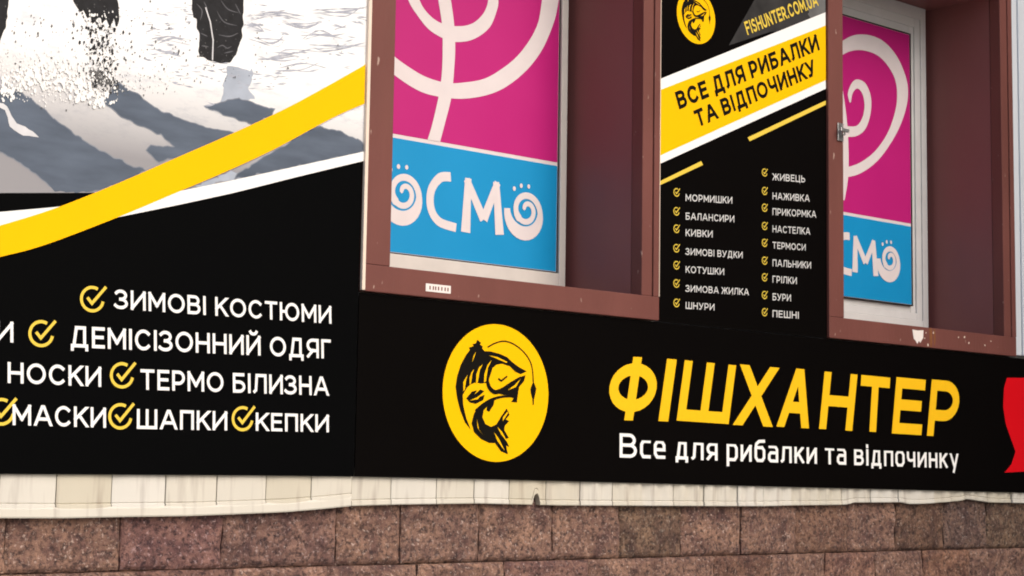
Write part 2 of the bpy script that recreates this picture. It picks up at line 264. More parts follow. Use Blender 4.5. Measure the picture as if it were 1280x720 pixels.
def strip(bm, A, B, y):
    """band between two edge lines of any point counts"""
    def resample(P, n):
        P = [Vector(q) for q in P]; L = [0]
        for u, v in zip(P, P[1:]): L.append(L[-1] + (v - u).length)
        o, k = [], 0
        for i in range(n):
            s = L[-1] * i / (n - 1)
            while k < len(L) - 2 and L[k + 1] < s: k += 1
            t = (s - L[k]) / max(1e-9, L[k + 1] - L[k]); o.append(P[k].lerp(P[k + 1], min(1, t)))
        return o
    n = max(len(A), len(B)) * 2
    a_ = [bm.verts.new((p[0], y, p[1])) for p in resample(A, n)]; b_ = [bm.verts.new((p[0], y, p[1])) for p in resample(B, n)]
    for i in range(n - 1):
        f = bm.faces.new((a_[i], a_[i + 1], b_[i + 1], b_[i]))
        f.normal_update()
        if f.normal.y > 0: f.normal_flip()

def ribbon(P, w, closed=False, cap=True):
    """mitred quads along a 2-D line; w is one half width or one per point"""
    P = [Vector(p) for p in P]; n = len(P)
    W = w if isinstance(w, (list, tuple)) else [w] * n
    if not closed and cap:
        d0 = (P[0] - P[1]).normalized(); d1 = (P[-1] - P[-2]).normalized()
        P[0] = P[0] + d0 * W[0]; P[-1] = P[-1] + d1 * W[-1]
    Ls, Rs = [], []
    for i in range(n):
        a_ = P[i] - P[i - 1] if (i > 0 or closed) else None
        b_ = P[(i + 1) % n] - P[i] if (i < n - 1 or closed) else None
        na = Vector((-a_.y, a_.x)).normalized() if a_ is not None else None
        nb = Vector((-b_.y, b_.x)).normalized() if b_ is not None else None
        if na is None: nn, k = nb, 1
        elif nb is None: nn, k = na, 1
        else:
            nn = (na + nb).normalized(); k = 1 / max(.45, nn.dot(na))
        Ls.append(P[i] + nn * W[i] * k); Rs.append(P[i] - nn * W[i] * k)
    return [(Ls[i], Ls[(i + 1) % n], Rs[(i + 1) % n], Rs[i]) for i in range(n if closed else n - 1)]

def clip(poly, lo, hi):
    for s, lim in ((1, lo), (-1, -hi)):
        out = []
        for i in range(len(poly)):
            p, q = poly[i], poly[(i + 1) % len(poly)]
            ip, iq = s * p[1] >= lim, s * q[1] >= lim
            if ip: out.append(p)
            if ip != iq:
                t = (s * lim - p[1]) / (q[1] - p[1]); out.append((p[0] + (q[0] - p[0]) * t, p[1] + (q[1] - p[1]) * t))
        poly = out
        if len(poly) < 3: return None
    return poly

# ------------------------------------------------------------------ stroke lettering
def arc(cx, cy, rx, ry, a0, a1, n=14):
    return [(cx + rx * math.cos(math.radians(a0 + (a1 - a0) * i / n)), cy + ry * math.sin(math.radians(a0 + (a1 - a0) * i / n))) for i in range(n + 1)]
def ell(cx=.5, cy=.5, rx=.5, ry=.5, n=28): return [('c', arc(cx, cy, rx, ry, 0, 360, n)[:-1])]
def bowl(y0, y1, x=.5, r=None): # a bowl open to the left between heights y0 and y1
    return [(0, y1)] + arc(1 - (1 - x), (y0 + y1) / 2, 1 - x, (y1 - y0) / 2, 90, -90) + [(0, y0)]
G = {  # glyph: (width, strokes in a unit box[, lowest y[, highest y]])
 'А': (.98, [[(0, 0), (.44, 1)], [(1, 0), (.56, 1)], [(.2, .3), (.8, .3)]]),
 'Б': (.78, [[(0, 0), (0, 1)], [(0, 1), (.92, 1)], bowl(0, .56)]),
 'В': (.80, [[(0, 0), (0, 1)], [(x * .92, y) for x, y in bowl(.52, 1, .6)], bowl(0, .52, .6)]),
 'Г': (.64, [[(0, 0), (0, 1)], [(0, 1), (1, 1)]]),
 'Д': (1.0, [[(.04, -.2), (.04, 0)], [(.04, 0), (.96, 0)], [(.96, -.2), (.96, 0)], [(.14, 0), (.30, 1)], [(.30, 1), (.82, 1)], [(.82, 1), (.82, 0)]], -.2),
 'Е': (.70, [[(0, 0), (0, 1)], [(0, 1), (1, 1)], [(0, .52), (.9, .52)], [(0, 0), (1, 0)]]),
 'Ж': (1.2, [[(.5, 0), (.5, 1)], [(.02, 1), (.46, .45)], [(.98, 1), (.54, .45)], [(.3, .62), (0, 0)], [(.7, .62), (1, 0)]]),
 'З': (.74, [arc(.42, .755, .50, .245, 150, -90), arc(.40, .255, .60, .255, 90, -150)]),
 'И': (.88, [[(0, 0), (0, 1)], [(1, 0), (1, 1)], [(0, .02), (1, .98)]]),
 'Й': (.88, [[(0, 0), (0, 1)], [(1, 0), (1, 1)], [(0, .02), (1, .98)], arc(.5, 1.32, .26, .14, 190, 350, 8)], 0, 1.4),
 'І': (.17, [[(.5, 0), (.5, 1)]]),
 'К': (.78, [[(0, 0), (0, 1)], [(0, .36), (.96, 1)], [(.36, .58), (1, 0)]]),
 'Л': (.86, [[(0, .02), (.13, .10), (.22, 1)], [(.22, 1), (1, 1)], [(1, 1), (1, 0)]]),
 'М': (1.0, [[(0, 0), (0, 1)], [(1, 0), (1, 1)], [(0, 1), (.5, .26)], [(1, 1), (.5, .26)]]),
 'Н': (.84, [[(0, 0), (0, 1)], [(1, 0), (1, 1)], [(0, .5), (1, .5)]]),
 'О': (1.02, ell()),
 'П': (.82, [[(0, 0), (0, 1)], [(1, 0), (1, 1)], [(0, 1), (1, 1)]]),
 'Р': (.76, [[(0, 0), (0, 1)], bowl(.34, 1)]),
 'С': (.90, [arc(.54, .5, .54, .5, 45, 315, 20)]),
 'Т': (.82, [[(.5, 0), (.5, 1)], [(0, 1), (1, 1)]]),
 'У': (.86, [[(0, 1), (.52, .32)], [(1, 1), (.5, .18), (.36, 0), (.1, 0)]]),
 'Ф': (1.0, [[(.5, 0), (.5, 1)]] + ell(.5, .52, .5, .36)),
 'Х': (.86, [[(0, 0), (1, 1)], [(1, 0), (0, 1)]]),
 'Ц': (.9, [[(0, 0), (0, 1)], [(.88, 0), (.88, 1)], [(0, 0), (.98, 0)], [(1, -.18), (1, 0)]], -.18),
 'Ч': (.80, [[(1, 0), (1, 1)], [(0, 1), (0, .62), (.12, .44), (.4, .38), (1, .44)]]),
 'Ш': (1.16, [[(0, 0), (0, 1)], [(.5, 0), (.5, 1)], [(1, 0), (1, 1)], [(0, 0), (1, 0)]]),
 'Ь': (.76, [[(0, 0), (0, 1)], bowl(0, .58)]),
 'Ю': (1.3, [[(0, 0), (0, 1)], [(0, .5), (.3, .5)]] + ell(.65, .5, .35, .5)),
 'Я': (.80, [[(1, 0), (1, 1)], [(1 - x, y) for x, y in bowl(.36, 1)], [(.02, 0), (.5, .36)]]),
 'S': (.74, [arc(.5, .75, .46, .25, 40, 270, 12) + arc(.48, .25, .5, .25, 90, -140, 12)[1:]]),
 'U': (.80, [[(0, 1)] + arc(.5, .36, .5, .36, 180, 360) + [(1, 1)]]),
 'F': (.68, [[(0, 0), (0, 1)], [(0, 1), (1, 1)], [(0, .5), (.9, .5)]]),
 'N': (.84, [[(0, 0), (0, 1)], [(1, 0), (1, 1)], [(0, .98), (1, .02)]]),
 'R': (.76, [[(0, 0), (0, 1)], bowl(.4, 1), [(.5, .4), (1, 0)]]),
 '.': (.16, [[(.5, 0), (.5, .04)]]),
 # small letters of the tag line: x height .72
 'с': (.56, [arc(.5, .5, .5, .5, 0, 0, 1)]),
}
for a_, b_ in zip('IHTECOMA', 'ІНТЕСОМА'): G[a_] = G[b_]
XH = .74
def low(src, w, dy=-.0):   # a small letter cut like the capital
    g = G[src]
    return (w, [(('c', [(x, y * XH) for x, y in s[1]]) if s[0] == 'c' else [(x, y * XH) for x, y in s]) for s in g[1]], -.16 if len(g) > 2 and g[2] < 0 else 0, XH)
for lo_, up_, w_ in (('в', 'В', .58), ('д', 'Д', .66), ('л', 'Л', .60), ('я', 'Я', .56), ('и', 'И', .58), ('к', 'К', .54), ('т', 'Т', .54), ('п', 'П', .56), ('н', 'Н', .56), ('ч', 'Ч', .54), ('п', 'П', .56)):
    G[lo_] = low(up_, w_)
rr = [(1, .60), (.9, XH), (.1, XH), (0, .62), (0, .10), (.12, 0), (.9, 0), (1, .12)]
G['с'] = (.50, [[(1, XH), (.22, XH), (0, XH - .16), (0, .16), (.22, 0), (1, 0)]], 0, XH)
G['е'] = (.56, [[(.98, 0), (.22, 0), (0, .16), (0, XH - .16), (.22, XH), (.78, XH), (1, XH - .16), (1, .36)], [(.1, .36), (.95, .36)]], 0, XH)
G['о'] = (.58, [('c', [(.22, XH), (0, XH - .16), (0, .16), (.22, 0), (.78, 0), (1, .16), (1, XH - .16), (.78, XH)])], 0, XH)
G['р'] = (.58, [[(0, -.26), (0, XH)], [(0, XH), (.78, XH), (1, XH - .16), (1, .16), (.78, 0), (0, 0)]], -.26, XH)
G['а'] = (.55, [[(.08, XH), (.78, XH), (1, XH - .14), (1, 0)], [(1, 0), (.2, 0), (0, .1), (0, .30), (.2, .42), (1, .42)]], 0, XH)
G['б'] = (.58, [[(.98, 1.0), (.4, .98), (.08, .84), (0, .62), (0, .16), (.22, 0), (.78, 0), (1, .16), (1, .52), (.78, .66)], [(.72, .66), (.1, .66)]], 0, 1.02)
G['у'] = (.58, [[(0, XH), (.5, .06)], [(1, XH), (.42, -.26)]], -.26, XH)
G['і'] = (.14, [[(.5, 0), (.5, XH)], [(.5, .95), (.5, 1.0)]], 0, 1.04)

def text(bm, s, b0, b1, t0, y, weight=.15, gap=.17, space=.42, words=None):
    """lay a string of strokes on the plane y: base line b0 to b1, left cap top at t0"""
    h = weight / 2
    tot = 0; lay = []
    for ch in s:
        if ch == ' ': tot += space; lay.append(None); continue
        wd = max(G[ch][0], weight) if G[ch][0] < .2 else G[ch][0]
        lay.append((ch, tot, wd)); tot += wd + gap
    tot -= gap
    b0, b1, t0 = Vector(b0), Vector(b1), Vector(t0); ux = (b1 - b0) / tot; uy = t0 - b0
    k = 0
    for it in lay:
        if it is None:
            if words is not None: bm = bmesh.new(); words.append(bm)
            continue
        ch, x0, wd = it
        g = G[ch]; lo = g[2] if len(g) > 2 else 0; hi = g[3] if len(g) > 3 else 1
        for st in g[1]:
            closed = st[0] == 'c'; pts = st[1] if closed else st
            P = [(x0 + h + px * (wd - 2 * h), h + py * (1 - 2 * h)) for px, py in pts]
            k += 1
            caps = None
            if not closed:   # slanted strokes run on and are cut level at the line
                ex = []
                for e0, e1 in ((0, 1), (-1, -2)):
                    dx, dz = P[e0][0] - P[e1][0], P[e0][1] - P[e1][1]; on = pts[e0][1] in (0, 1) and ch in 'АХУКЖ'
                    f = 1.6 if on and abs(dx) > .05 and abs(dz) > .3 else 0
                    ex.append((dx * f * h / math.hypot(dx, dz), dz * f * h / math.hypot(dx, dz)))
                P = [(P[0][0] + ex[0][0], P[0][1] + ex[0][1])] + P[1:-1] + [(P[-1][0] + ex[1][0], P[-1][1] + ex[1][1])]
            for qi, q in enumerate(ribbon(P, h, closed)):
                q = clip([tuple(v) for v in q], lo, hi)
                if not q: continue
                W = [b0 + ux * u + uy * v for u, v in q]
                try: flat(bm, [tuple(v) for v in W], y - .00006 * (k % 9) - .000003 * (qi % 15))
                except ValueError: pass

def words(name, m, parent, s, b0, b1, t0, y, weight, gap, space=.42):
    bms = [bmesh.new()]; text(bms[0], s, b0, b1, t0, y, weight, gap, space, bms)
    for b in bms: obj(name, b, m, parent)

def rough(P, amp, seed=0, step=.012):
    out = []
    for i in range(len(P)):
        a_, b_ = Vector(P[i]), Vector(P[(i + 1) % len(P)]); n = max(1, int((b_ - a_).length / step))
        for k in range(n):
            q = a_.lerp(b_, k / n)
            out.append((q.x + amp * noise.noise(Vector((q.x * 45, q.y * 45, seed))), q.y + amp * noise.noise(Vector((q.x * 45, q.y * 45, seed + 9)))))
    return out

def line(bm, P, w, y, closed=False, cap=False):
    for qi, q in enumerate(ribbon(P, w, closed, cap)):
        flat(bm, [tuple(v) for v in q], y - .0000015 * (qi % 60))

def disc(bm, cx, cz, rx, rz, y, n=56):
    flat(bm, [(cx + rx * math.cos(2 * math.pi * i / n), cz + rz * math.sin(2 * math.pi * i / n)) for i in range(n)], y)

def check(name, c, r, parent, y, m='gold'):
    bm = bmesh.new(); x, z = c
    ring = [(x + r * math.cos(math.radians(t)), z + r * .98 * math.sin(math.radians(t))) for t in range(62, 361, 10)]
    line(bm, ring, r * .13, y)
    line(bm, [(x - .46 * r, z + .10 * r), (x - .02 * r, z - .36 * r), (x + 1.22 * r, z + 1.12 * r)], r * .13, y - .0001)
    return obj(name, bm, m, parent)

# ------------------------------------------------------------------ the setting
bm = bmesh.new(); box(bm, -60, 70, -60, 60, -.3, 0); pv = obj('pavement', bm, 'pave'); pv['kind'] = 'structure'; pv['label'] = 'pale concrete pavement in front of the shop'

WX = [(3.31, 4.657), (5.655, 7.005)]     # outer edges of the two window niches
WZ0, WZ1 = 2.200, 3.98
FW, BW = .087, .088                       # right stile and bottom rail of the brown frames
bm = bmesh.new()
YW = 4.524                                # wall face just behind the banners
for x0, x1, z0, z1 in ((-4, 3.31, 1.56, 5.2), (4.657, 5.655, 1.56, 5.2), (7.005, 8.44, 1.56, 5.2), (3.31, 4.657, 1.56, WZ0), (5.655, 7.005, 1.56, WZ0), (3.31, 4.657, WZ1, 5.2), (5.655, 7.005, WZ1, 5.2)):
    box(bm, x0, x1, YW, 5.1, z0, z1)
wall = obj('shop_wall', bm, 'plaster', loc=(3, 4.8, 1.56))
tag(wall, 'grey plastered shop wall carrying the black banners and two windows', 'wall')

# unseen block added off to the right to shade this end of the wall
bm = bmesh.new(); box(bm, 8.45, 14, -2.2, 4.45, 0, 6.5)
shade_block = obj('added_shade_block', bm, 'shade_block', loc=(11, 1, 0)); tag(shade_block, 'dark grey block added out of view right of the shop to shade its wall', 'light blocker')

# rough granite courses down to the pavement
def stone_wall():
    bm = bmesh.new(); col = bm.loops.layers.color.new('tint')
    def block(x0, x1, z0, z1, yf, nx, nz):
        g = 1.0 + random.uniform(-.17, .17); t = (g * random.uniform(.96, 1.06), g, g * random.uniform(.95, 1.07), 1)
        off = Vector((random.uniform(0, 50), random.uniform(0, 50), 0)); tilt = random.uniform(-.004, .004)
        rows = []
        for j in range(nz + 1):
            r = []
            for i in range(nx + 1):
                u, v = i / nx, j / nz
                x = x0 + (x1 - x0) * u; z = z0 + (z1 - z0) * v
                e_ = min(u * (x1 - x0), (1 - u) * (x1 - x0), v * (z1 - z0), (1 - v) * (z1 - z0))
                d = noise.fractal(Vector((x * 14, z * 14, 0)) + off, 1.0, 2.1, 4) * .009 + tilt * (u - .5)
                d += -.010 * max(0, 1 - e_ / .020) ** 2 if e_ < .020 else 0
                r.append(bm.verts.new((x + noise.noise(Vector((z * 30, x0 * 9, 1))) * .0025, yf - d, z + noise.noise(Vector((x * 25, z0 * 7, 4))) * .003)))
            rows.append(r)
        back = [bm.verts.new((x, 5.0, z)) for x, z in ((x0, z0), (x1, z0), (x1, z1), (x0, z1))]
        fs = []
        for j in range(nz):
            for i in range(nx): fs.append(bm.faces.new((rows[j][i], rows[j][i + 1], rows[j + 1][i + 1], rows[j + 1][i])))
        # side skirts
        def side(loop, b0, b1):
            fs.append(bm.faces.new(loop[::-1] + [b0, b1]))
        side(rows[0], back[0], back[1]); side([r[-1] for r in rows], back[1], back[2]); side(rows[-1][::-1], back[2], back[3]); side([r[0] for r in rows][::-1], back[3], back[0])
        for f in fs:
            for lp in f.loops: lp[col] = t
    ztops = [1.56, 1.333, 1.12, .90, .66, .42, .18]
    for ci in range(len(ztops) - 1):
        zt, zb = ztops[ci], ztops[ci + 1]
        if ci == 0: xs = COURSE1
        elif ci == 1: xs = COURSE2
        else: xs = [2.1 + .34 * k + (.17 if ci % 2 else 0) for k in range(16)]
        xs = sorted(list(xs))
        step = .336
        while xs[0] > -3.6: xs.insert(0, xs[0] - step * random.uniform(.94, 1.06))
        while xs[-1] < 8.2: xs.append(xs[-1] + step * random.uniform(.94, 1.06))
        for x0, x1 in zip(xs, xs[1:]):
            vis = ci < 2 and x1 > 1.9 and x0 < 7.6
            ga = random.choice((.0004, .001, .002)); block(x0 + ga, x1 - ga, zb + .0025, zt - .0025, 4.535 + random.uniform(-.003, .003) - (.006 if ci else 0), 40 if vis else 6, 24 if vis else 4)
    box(bm, -3.6, 8.44, 4.556, 5.0, .0, 1.559)
    for f in bm.faces:
        if len(f.loops) and f.loops[0][col][0] == 0:
            for lp in f.loops: lp[col] = (.28, .28, .28, 1)
    return bm
sw = obj('stone_plinth', stone_wall(), 'stone', loc=(3, 4.8, 0))
tag(sw, 'rough reddish brown granite block wall along the foot of the shop front', 'wall')

# cream cladding under the banners
def bot(x):
    for (xa, za), (xb, zb) in zip(STRIP_BOT, STRIP_BOT[1:]):
        if xa <= x <= xb: return za + (zb - za) * (x - xa) / (xb - xa)
    return STRIP_BOT[0][1] if x < STRIP_BOT[0][0] else STRIP_BOT[-1][1]
clad = thing('cladding_strip', (4.6, 4.506, 1.5)); tag(clad, 'strip of cream plastic wall cladding with a wavy lower edge under the banners', 'cladding')
xs = list(STRIP_SEAMS)
while xs[0] > .5: xs.insert(0, xs[0] - .17)
while xs[-1] < 8.2: xs.append(xs[-1] + .18)
for x0, x1 in zip(xs, xs[1:]):
    bm = bmesh.new(); n = 44 if x0 < 4.078 < x1 else 18; lift = .021  if x1 < 3.31 else 0
    dy = random.uniform(-.0015, .0015); tw = random.uniform(-.002, .002); LIP = .017
    gx = random.choice((.0009, .0014, .0022, .0026))
    secs = []
    for i in range(n + 1):
        u = i / n; x = x0 + gx + (x1 - x0 - 2 * gx) * u
        b_ = bot(x) + lift
        if 4.060 < x < 4.096: b_ += .038 * max(0, 1 - ((x - 4.078) / .0185) ** 2) ** .5
        bow = -.003 * math.sin(math.pi * u) ** .6 + tw * (u - .5) + dy - (.0045 * math.sin(2 * math.pi * (u * 2 + x0)) * min(1, max(0, (x - 3.6) / 1.2))) + .0012 * noise.noise(Vector((x * 12, 0, 3)))
        y = 4.5145 + bow
        secs.append([bm.verts.new(c) for c in ((x, y - .001, 1.64), (x, y, b_ + LIP + .004), (x, y + .0025, b_ + LIP + .001), (x, y - .0022, b_ + LIP - .002), (x, y - .003, b_ + .003), (x, y - .001, b_), (x, y + .02, b_ + .001))])
    for p, q in zip(secs, secs[1:]):
        for k in range(6): bm.faces.new((p[k], p[k + 1], q[k + 1], q[k]))
    for sct in (secs[0], secs[-1]):
        v = [bm.verts.new((s.co.x, 4.54, s.co.z)) for s in (sct[0], sct[-1])]
        f = bm.faces.new(sct + [v[1], v[0]])
    bmesh.ops.recalc_face_normals(bm, faces=bm.faces)
    obj('cladding_panel', bm, 'cream', clad)
# thin drip edge that shows only at the left end
bm = bmesh.new(); px = [.6 + .05 * k for k in range(54)] + [3.29]
secs = []
for x in px:
    b_ = bot(x); y = 4.5075 + .0015 * noise.noise(Vector((x * 5, 2, 0)))
    secs.append([bm.verts.new(c) for c in ((x, y + .004, b_ + .030), (x, y, b_ + .024), (x, y - .001, b_ + .004), (x, y + .001, b_), (x, y + .03, b_))])
for p, q in zip(secs, secs[1:]):
    for k in range(4): bm.faces.new((p[k], p[k + 1], q[k + 1], q[k]))
bmesh.ops.recalc_face_normals(bm, faces=bm.faces)
for f in bm.faces:
    pass
obj('drip_edge', bm, 'cream', clad)

# pale pilaster right of the second window
bm = bmesh.new()
for x0, x1, yf in ((7.011, 7.055, 4.492), (7.058, 7.20, 4.486), (7.203, 7.25, 4.492)):
    box(bm, x0, x1, yf, YW - .0005, 2.208, 5.1, .003)
tr = obj('corner_trim', bm, 'trim', loc=(7.12, 4.5, 2.208)); tag(tr, 'pale grey vertical trim strip beside the right window, above the banner', 'trim strip')

# ------------------------------------------------------------------ banners
def hem(pts): return pts
YF = D
bl = obj('shop_banner', (lambda bm: (slab(bm, [(.7, 1.604), (2.109, 1.605), (2.93, 1.611), (3.292, 1.612), (3.294, 4.7), (.7, 4.7)], YF, YF + .004), bm)[1])(bmesh.new()), 'black', loc=(2.2, YF, 1.6))
tag(bl, 'black banner on the left printed with a snowy winter photo and white clothing words', 'banner')
# the printed photograph
bm = bmesh.new(); flat(bm, PIC + [], YF - .0008); pic = obj('photo_print', bm, 'snow', bl)
for k, p in enumerate(SH):
    bm = bmesh.new(); q = rough(p, .0075, k + 2, .008)
    f = flat(bm, q, YF - .0012 - .0001 * k); lo_ = max(PIC[0][1], PIC[1][1]) + .001
    for lv, d in ((1, .0032),):   # the print's soft shadow edge
        for n_, qq in enumerate(ribbon(q, d, True)):
            qq = clip([tuple(v) for v in qq], lo_, 9)
            if qq: f = flat(bm, qq, YF - .0011 - .0001 * k - .00002 * (2 - lv) - .000004 * (n_ % 4)); f.material_index = lv
    obj('printed_shadow', bm, ['pshade', 'pshade_mid', 'pshade_light'], pic)
for k, p in enumerate(SH_LIGHT):
    bm = bmesh.new(); flat(bm, rough(p, .016, k + 5), YF - .00105 - .00002 * k); obj('printed_shadow', bm, 'pshade_light', pic)
bm = bmesh.new(); flat(bm, rough(LIT[0], .008, 3), YF - .0018); obj('printed_snow_patch', bm, 'plit', pic)
for k, p in enumerate(LEGS):
    bm = bmesh.new(); flat(bm, rough(p, .007, k, .006), YF - .0016 - .0001 * k); obj('printed_trousers', bm, 'ptrouser', pic)
bm = bmesh.new(); line(bm, LEG_LINE, .0022, YF - .0021); obj('printed_gap', bm, 'plit', pic)
bm = bmesh.new()
for k, p in enumerate(CREASE): q = smooth_line(p, 5); line(bm, q, [.0004 + .0014 * math.sin(math.pi * i / (len(q) - 1)) for i in range(len(q))], YF - .0022 - .00002 * k)
obj('printed_creases', bm, 'pcrease', pic)['kind'] = 'stuff'
bm = bmesh.new(); rnd = random.Random(3); k = 0
for p in FUR:
    for rep in range(4):
        q = [(x + rnd.uniform(-.02, .02), z + rnd.uniform(-.014, .014)) for x, z in p]
        q = smooth_line(q, 5); ws = [.0003 + .0034 * rnd.random() * math.sin(math.pi * i / (len(q) - 1)) for i in range(len(q))]
        for qq in ribbon(q, ws, False, False): flat(bm, [tuple(v) for v in qq], YF - .0010 - .000006 * k)
        k += 1
for i in range(520):
    x = rnd.uniform(2.5, 3.24); z = rnd.uniform(2.76, 3.06)
    if noise.noise(Vector((x * 5, z * 14, 2))) < .05 or z < 2.64 + (x - 2.5) * .36: continue
    L = rnd.uniform(.004, .022); t = rnd.uniform(.0008, .0030); sl2 = rnd.uniform(-.05, .35)
    flat(bm, [(x - L, z - L * sl2), (x, z - t), (x + L, z + L * sl2), (x + .2 * L, z + t)], YF - .00102 - .0000004 * i)
obj('printed_furrows', bm, 'pfur', pic)['kind'] = 'stuff'
(sx0, sz0), (sx1, sz1) = (2.06, 2.62), (2.95, 3.05)
def specks(n, pos, r0, r1, name, m, y):
    bm = bmesh.new()
    for i in range(n):
        x, z = pos(); r = rnd.uniform(r0, r1) * rnd.random() ** .5; a0 = rnd.uniform(0, 6.28); nn = 5
        st = rnd.uniform(.7, 2.0)
        try: flat(bm, [(x + r * math.cos(a0 + 6.283 * j / nn), z + st * r * math.sin(a0 + 6.283 * j / nn)) for j in range(nn)], y - .0000015 * i)
        except ValueError: pass
    o = obj(name, bm, m, pic); o['kind'] = 'stuff'; return o
def inside_pic(x, z): return z > 2.50 + (x - 2.04) * .33 + .05 and x < 3.25 and z > 2.60
def spread():
    while True:
        x, z = rnd.gauss(2.42, .28), rnd.gauss(2.82, .10)
        if x > 2.0 and inside_pic(x, z): return x, z
def col1():
    t = rnd.random(); return rnd.gauss(2.345 + .02 * t, .030), 2.90 - .20 * t + rnd.gauss(0, .01)
def foot():
    return rnd.gauss(2.352, .022), rnd.gauss(2.735, .016)
specks(520, spread, .0010, .0034, 'printed_spray', 'pspeck', YF - .0024)
specks(330, col1, .0015, .0050, 'printed_spray', 'ptrouser', YF - .0028)
specks(110, foot, .002, .0065, 'printed_spray', 'pspeck', YF - .0031)
def edge_spray():
    t = rnd.random(); return 2.06 + .9 * t, 2.66 + .06 * math.sin(t * 9) + rnd.gauss(0, .022)
def es():
    while True:
        x, z = edge_spray()
        if inside_pic(x, z): return x, z
specks(620, es, .0015, .007, 'printed_snow_flakes', 'white', YF - .0034)
def fl2():
    x, z = col1(); return x + rnd.gauss(0, .012), z + .03
def fog():
    while True:
        x, z = rnd.uniform(2.05, 2.85), rnd.gauss(2.70 + .0, .05)
        if inside_pic(x, z - .03): return x, z
specks(700, fog, .0008, .0028, 'printed_snow_flakes', 'white', YF - .0038)
specks(150, fl2, .002, .0055, 'printed_snow_flakes', 'white', YF - .0042)
bm = bmesh.new(); strip(bm, STRIPE_W[0], STRIPE_W[1], YF - .0046); obj('white_stripe', bm, 'white', bl)
bm = bmesh.new(); strip(bm, smooth_line(STRIPE_Y[0], 4), smooth_line(STRIPE_Y[1], 4), YF - .0050); obj('yellow_stripe', bm, 'yellow', bl)
for s, b0, b1, t0 in LEFT_TEXT:
    words('lettering', 'white', bl, s, b0, b1, t0, YF - .0010, .158, .17)
for c in LEFT_CHECKS: check('check_mark', c, .034, bl, YF - .0010)

# long banner under the windows
bb = obj('shop_banner', (lambda bm: (slab(bm, [(3.296, 1.612), (3.884, 1.609), (5.285, 1.597), (7.0, 1.583), (8.2, 1.576), (8.2, 2.196), (3.296, 2.196)], YF, YF + .004), bm)[1])(bmesh.new()), 'black2', loc=(5.6, YF, 1.6))
tag(bb, 'long black banner under the windows with a yellow fish emblem and yellow shop name', 'banner')
def fish(parent, cx, cz, r, y):
    bm = bmesh.new(); disc(bm, cx, cz, r, r * .985, y, 72); em = obj('emblem_disc', bm, 'yellow', parent)
    k = r / .235
    T = lambda P: [(cx + (x - 3.881) * k, cz + (z - 1.901) * k) for x, z in P]
    bm = bmesh.new(); y -= .0006
    for i, P in enumerate((FISH_BACK, FISH_TAIL, FISH_FIN, FISH_FIN_SMALL, FISH_MOUTH)): flat(bm, T(P), y - .00012 * i)
    g = smooth_line(T(FISH_GILL), 5); line(bm, g, [.0058 * k * (.35 + math.sin(math.pi * i / (len(g) - 1))) for i in range(len(g))], y - .0008)
    b_ = smooth_line(T(FISH_BELLY), 5); line(bm, b_, [.0075 * k * (1 - .75 * i / (len(b_) - 1)) for i in range(len(b_))], y - .0009)
    line(bm, T(FISH_EYE), .003 * k, y - .0010)
    fp = obj('fish_print', bm, 'ink', em)
    bm = bmesh.new()
    for i, P in enumerate(FISH_SLITS): flat(bm, T(P), y - .0012)
    obj('fish_highlights', bm, 'yellow', em)['kind'] = 'stuff'
    bm = bmesh.new(); line(bm, smooth_line(T(FISH_LINE), 6), .0024 * k, y - .0002); flat(bm, T(FISH_FLOAT), y - .0004)
    obj('fishing_line_print', bm, 'ink', em)
    return em
fish(bb, 3.881, 1.901, .2365, YF - .0010)
bm = bmesh.new()
for ch, b0, b1, t0 in LOGO_TEXT:
    wd = (Vector(b1) - Vector(b0)).length / max(.05, (t0[1] - b0[1])); g0 = G[ch]
    G[ch] = (wd,) + tuple(g0[1:]); text(bm, ch, b0, b1, t0, YF - .0010, .192 if ch != 'І' else wd, 0); G[ch] = g0
obj('shop_name_lettering', bm, 'yellow2', bb)
words('tagline_lettering', 'white', bb, *TAG_TEXT, YF - .0010, .135, .15, .32)
bm = bmesh.new(); flat(bm, RED_SHAPE, YF - .0010); obj('red_print', bm, 'red', bb)

# narrow banner between the windows
nb = obj('shop_banner', (lambda bm: (slab(bm, [(4.662, 2.199), (5.650, 2.199), (5.650, 4.7), (4.662, 4.7)], YF, YF + .004), bm)[1])(bmesh.new()), 'black2', loc=(5.156, YF, 2.2))
tag(nb, 'narrow black banner between the two windows with a slanted yellow band and fishing tackle list', 'banner')
NX0, NX1 = 4.664, 5.648
def clipx(P):   # keep a print inside the banner's width
    P = [(z, x) for x, z in P]; P = clip(P, NX0, NX1); return [(x, z) for z, x in P]
bm = bmesh.new(); flat(bm, clipx([(5.20, 3.52), (5.42, 3.66), (5.80, 3.85), (5.80, 3.50), (5.3, 3.41), (5.05, 3.31)]), YF - .0006); obj('smoke_print', bm, 'smoke', nb)
bm = bmesh.new(); flat(bm, clipx(rough([(5.50, 3.62), (5.58, 3.72), (5.80, 3.85), (5.80, 3.50), (5.56, 3.50)], .02)), YF - .0008); obj('smoke_print', bm, 'smoke2', nb)
bm = bmesh.new(); flat(bm, clipx(BAND_WHITE), YF - .0010); bw = obj('band_print', bm, 'white', nb)
bm = bmesh.new(); flat(bm, clipx(BAND_YELLOW), YF - .0015); obj('yellow_band', bm, 'yellow', bw)
for s, b0, b1, t0 in BAND_TEXT:
    words('band_lettering', 'ink', bw, s, b0, b1, t0, YF - .0020, .215, .17, .36)
bm = bmesh.new(); text(bm, *URL_TEXT, YF - .0012, .18, .16); obj('web_address_lettering', bm, 'gold', nb)
for P in THIN_LINES:
    bm = bmesh.new(); flat(bm, clipx(P), YF - .0010); obj('thin_yellow_line', bm, 'gold', nb)
for s, b0, b1, t0 in LIST_TEXT:
    words('list_lettering', 'dimwhite', nb, s, b0, b1, t0, YF - .0010, .145, .2)
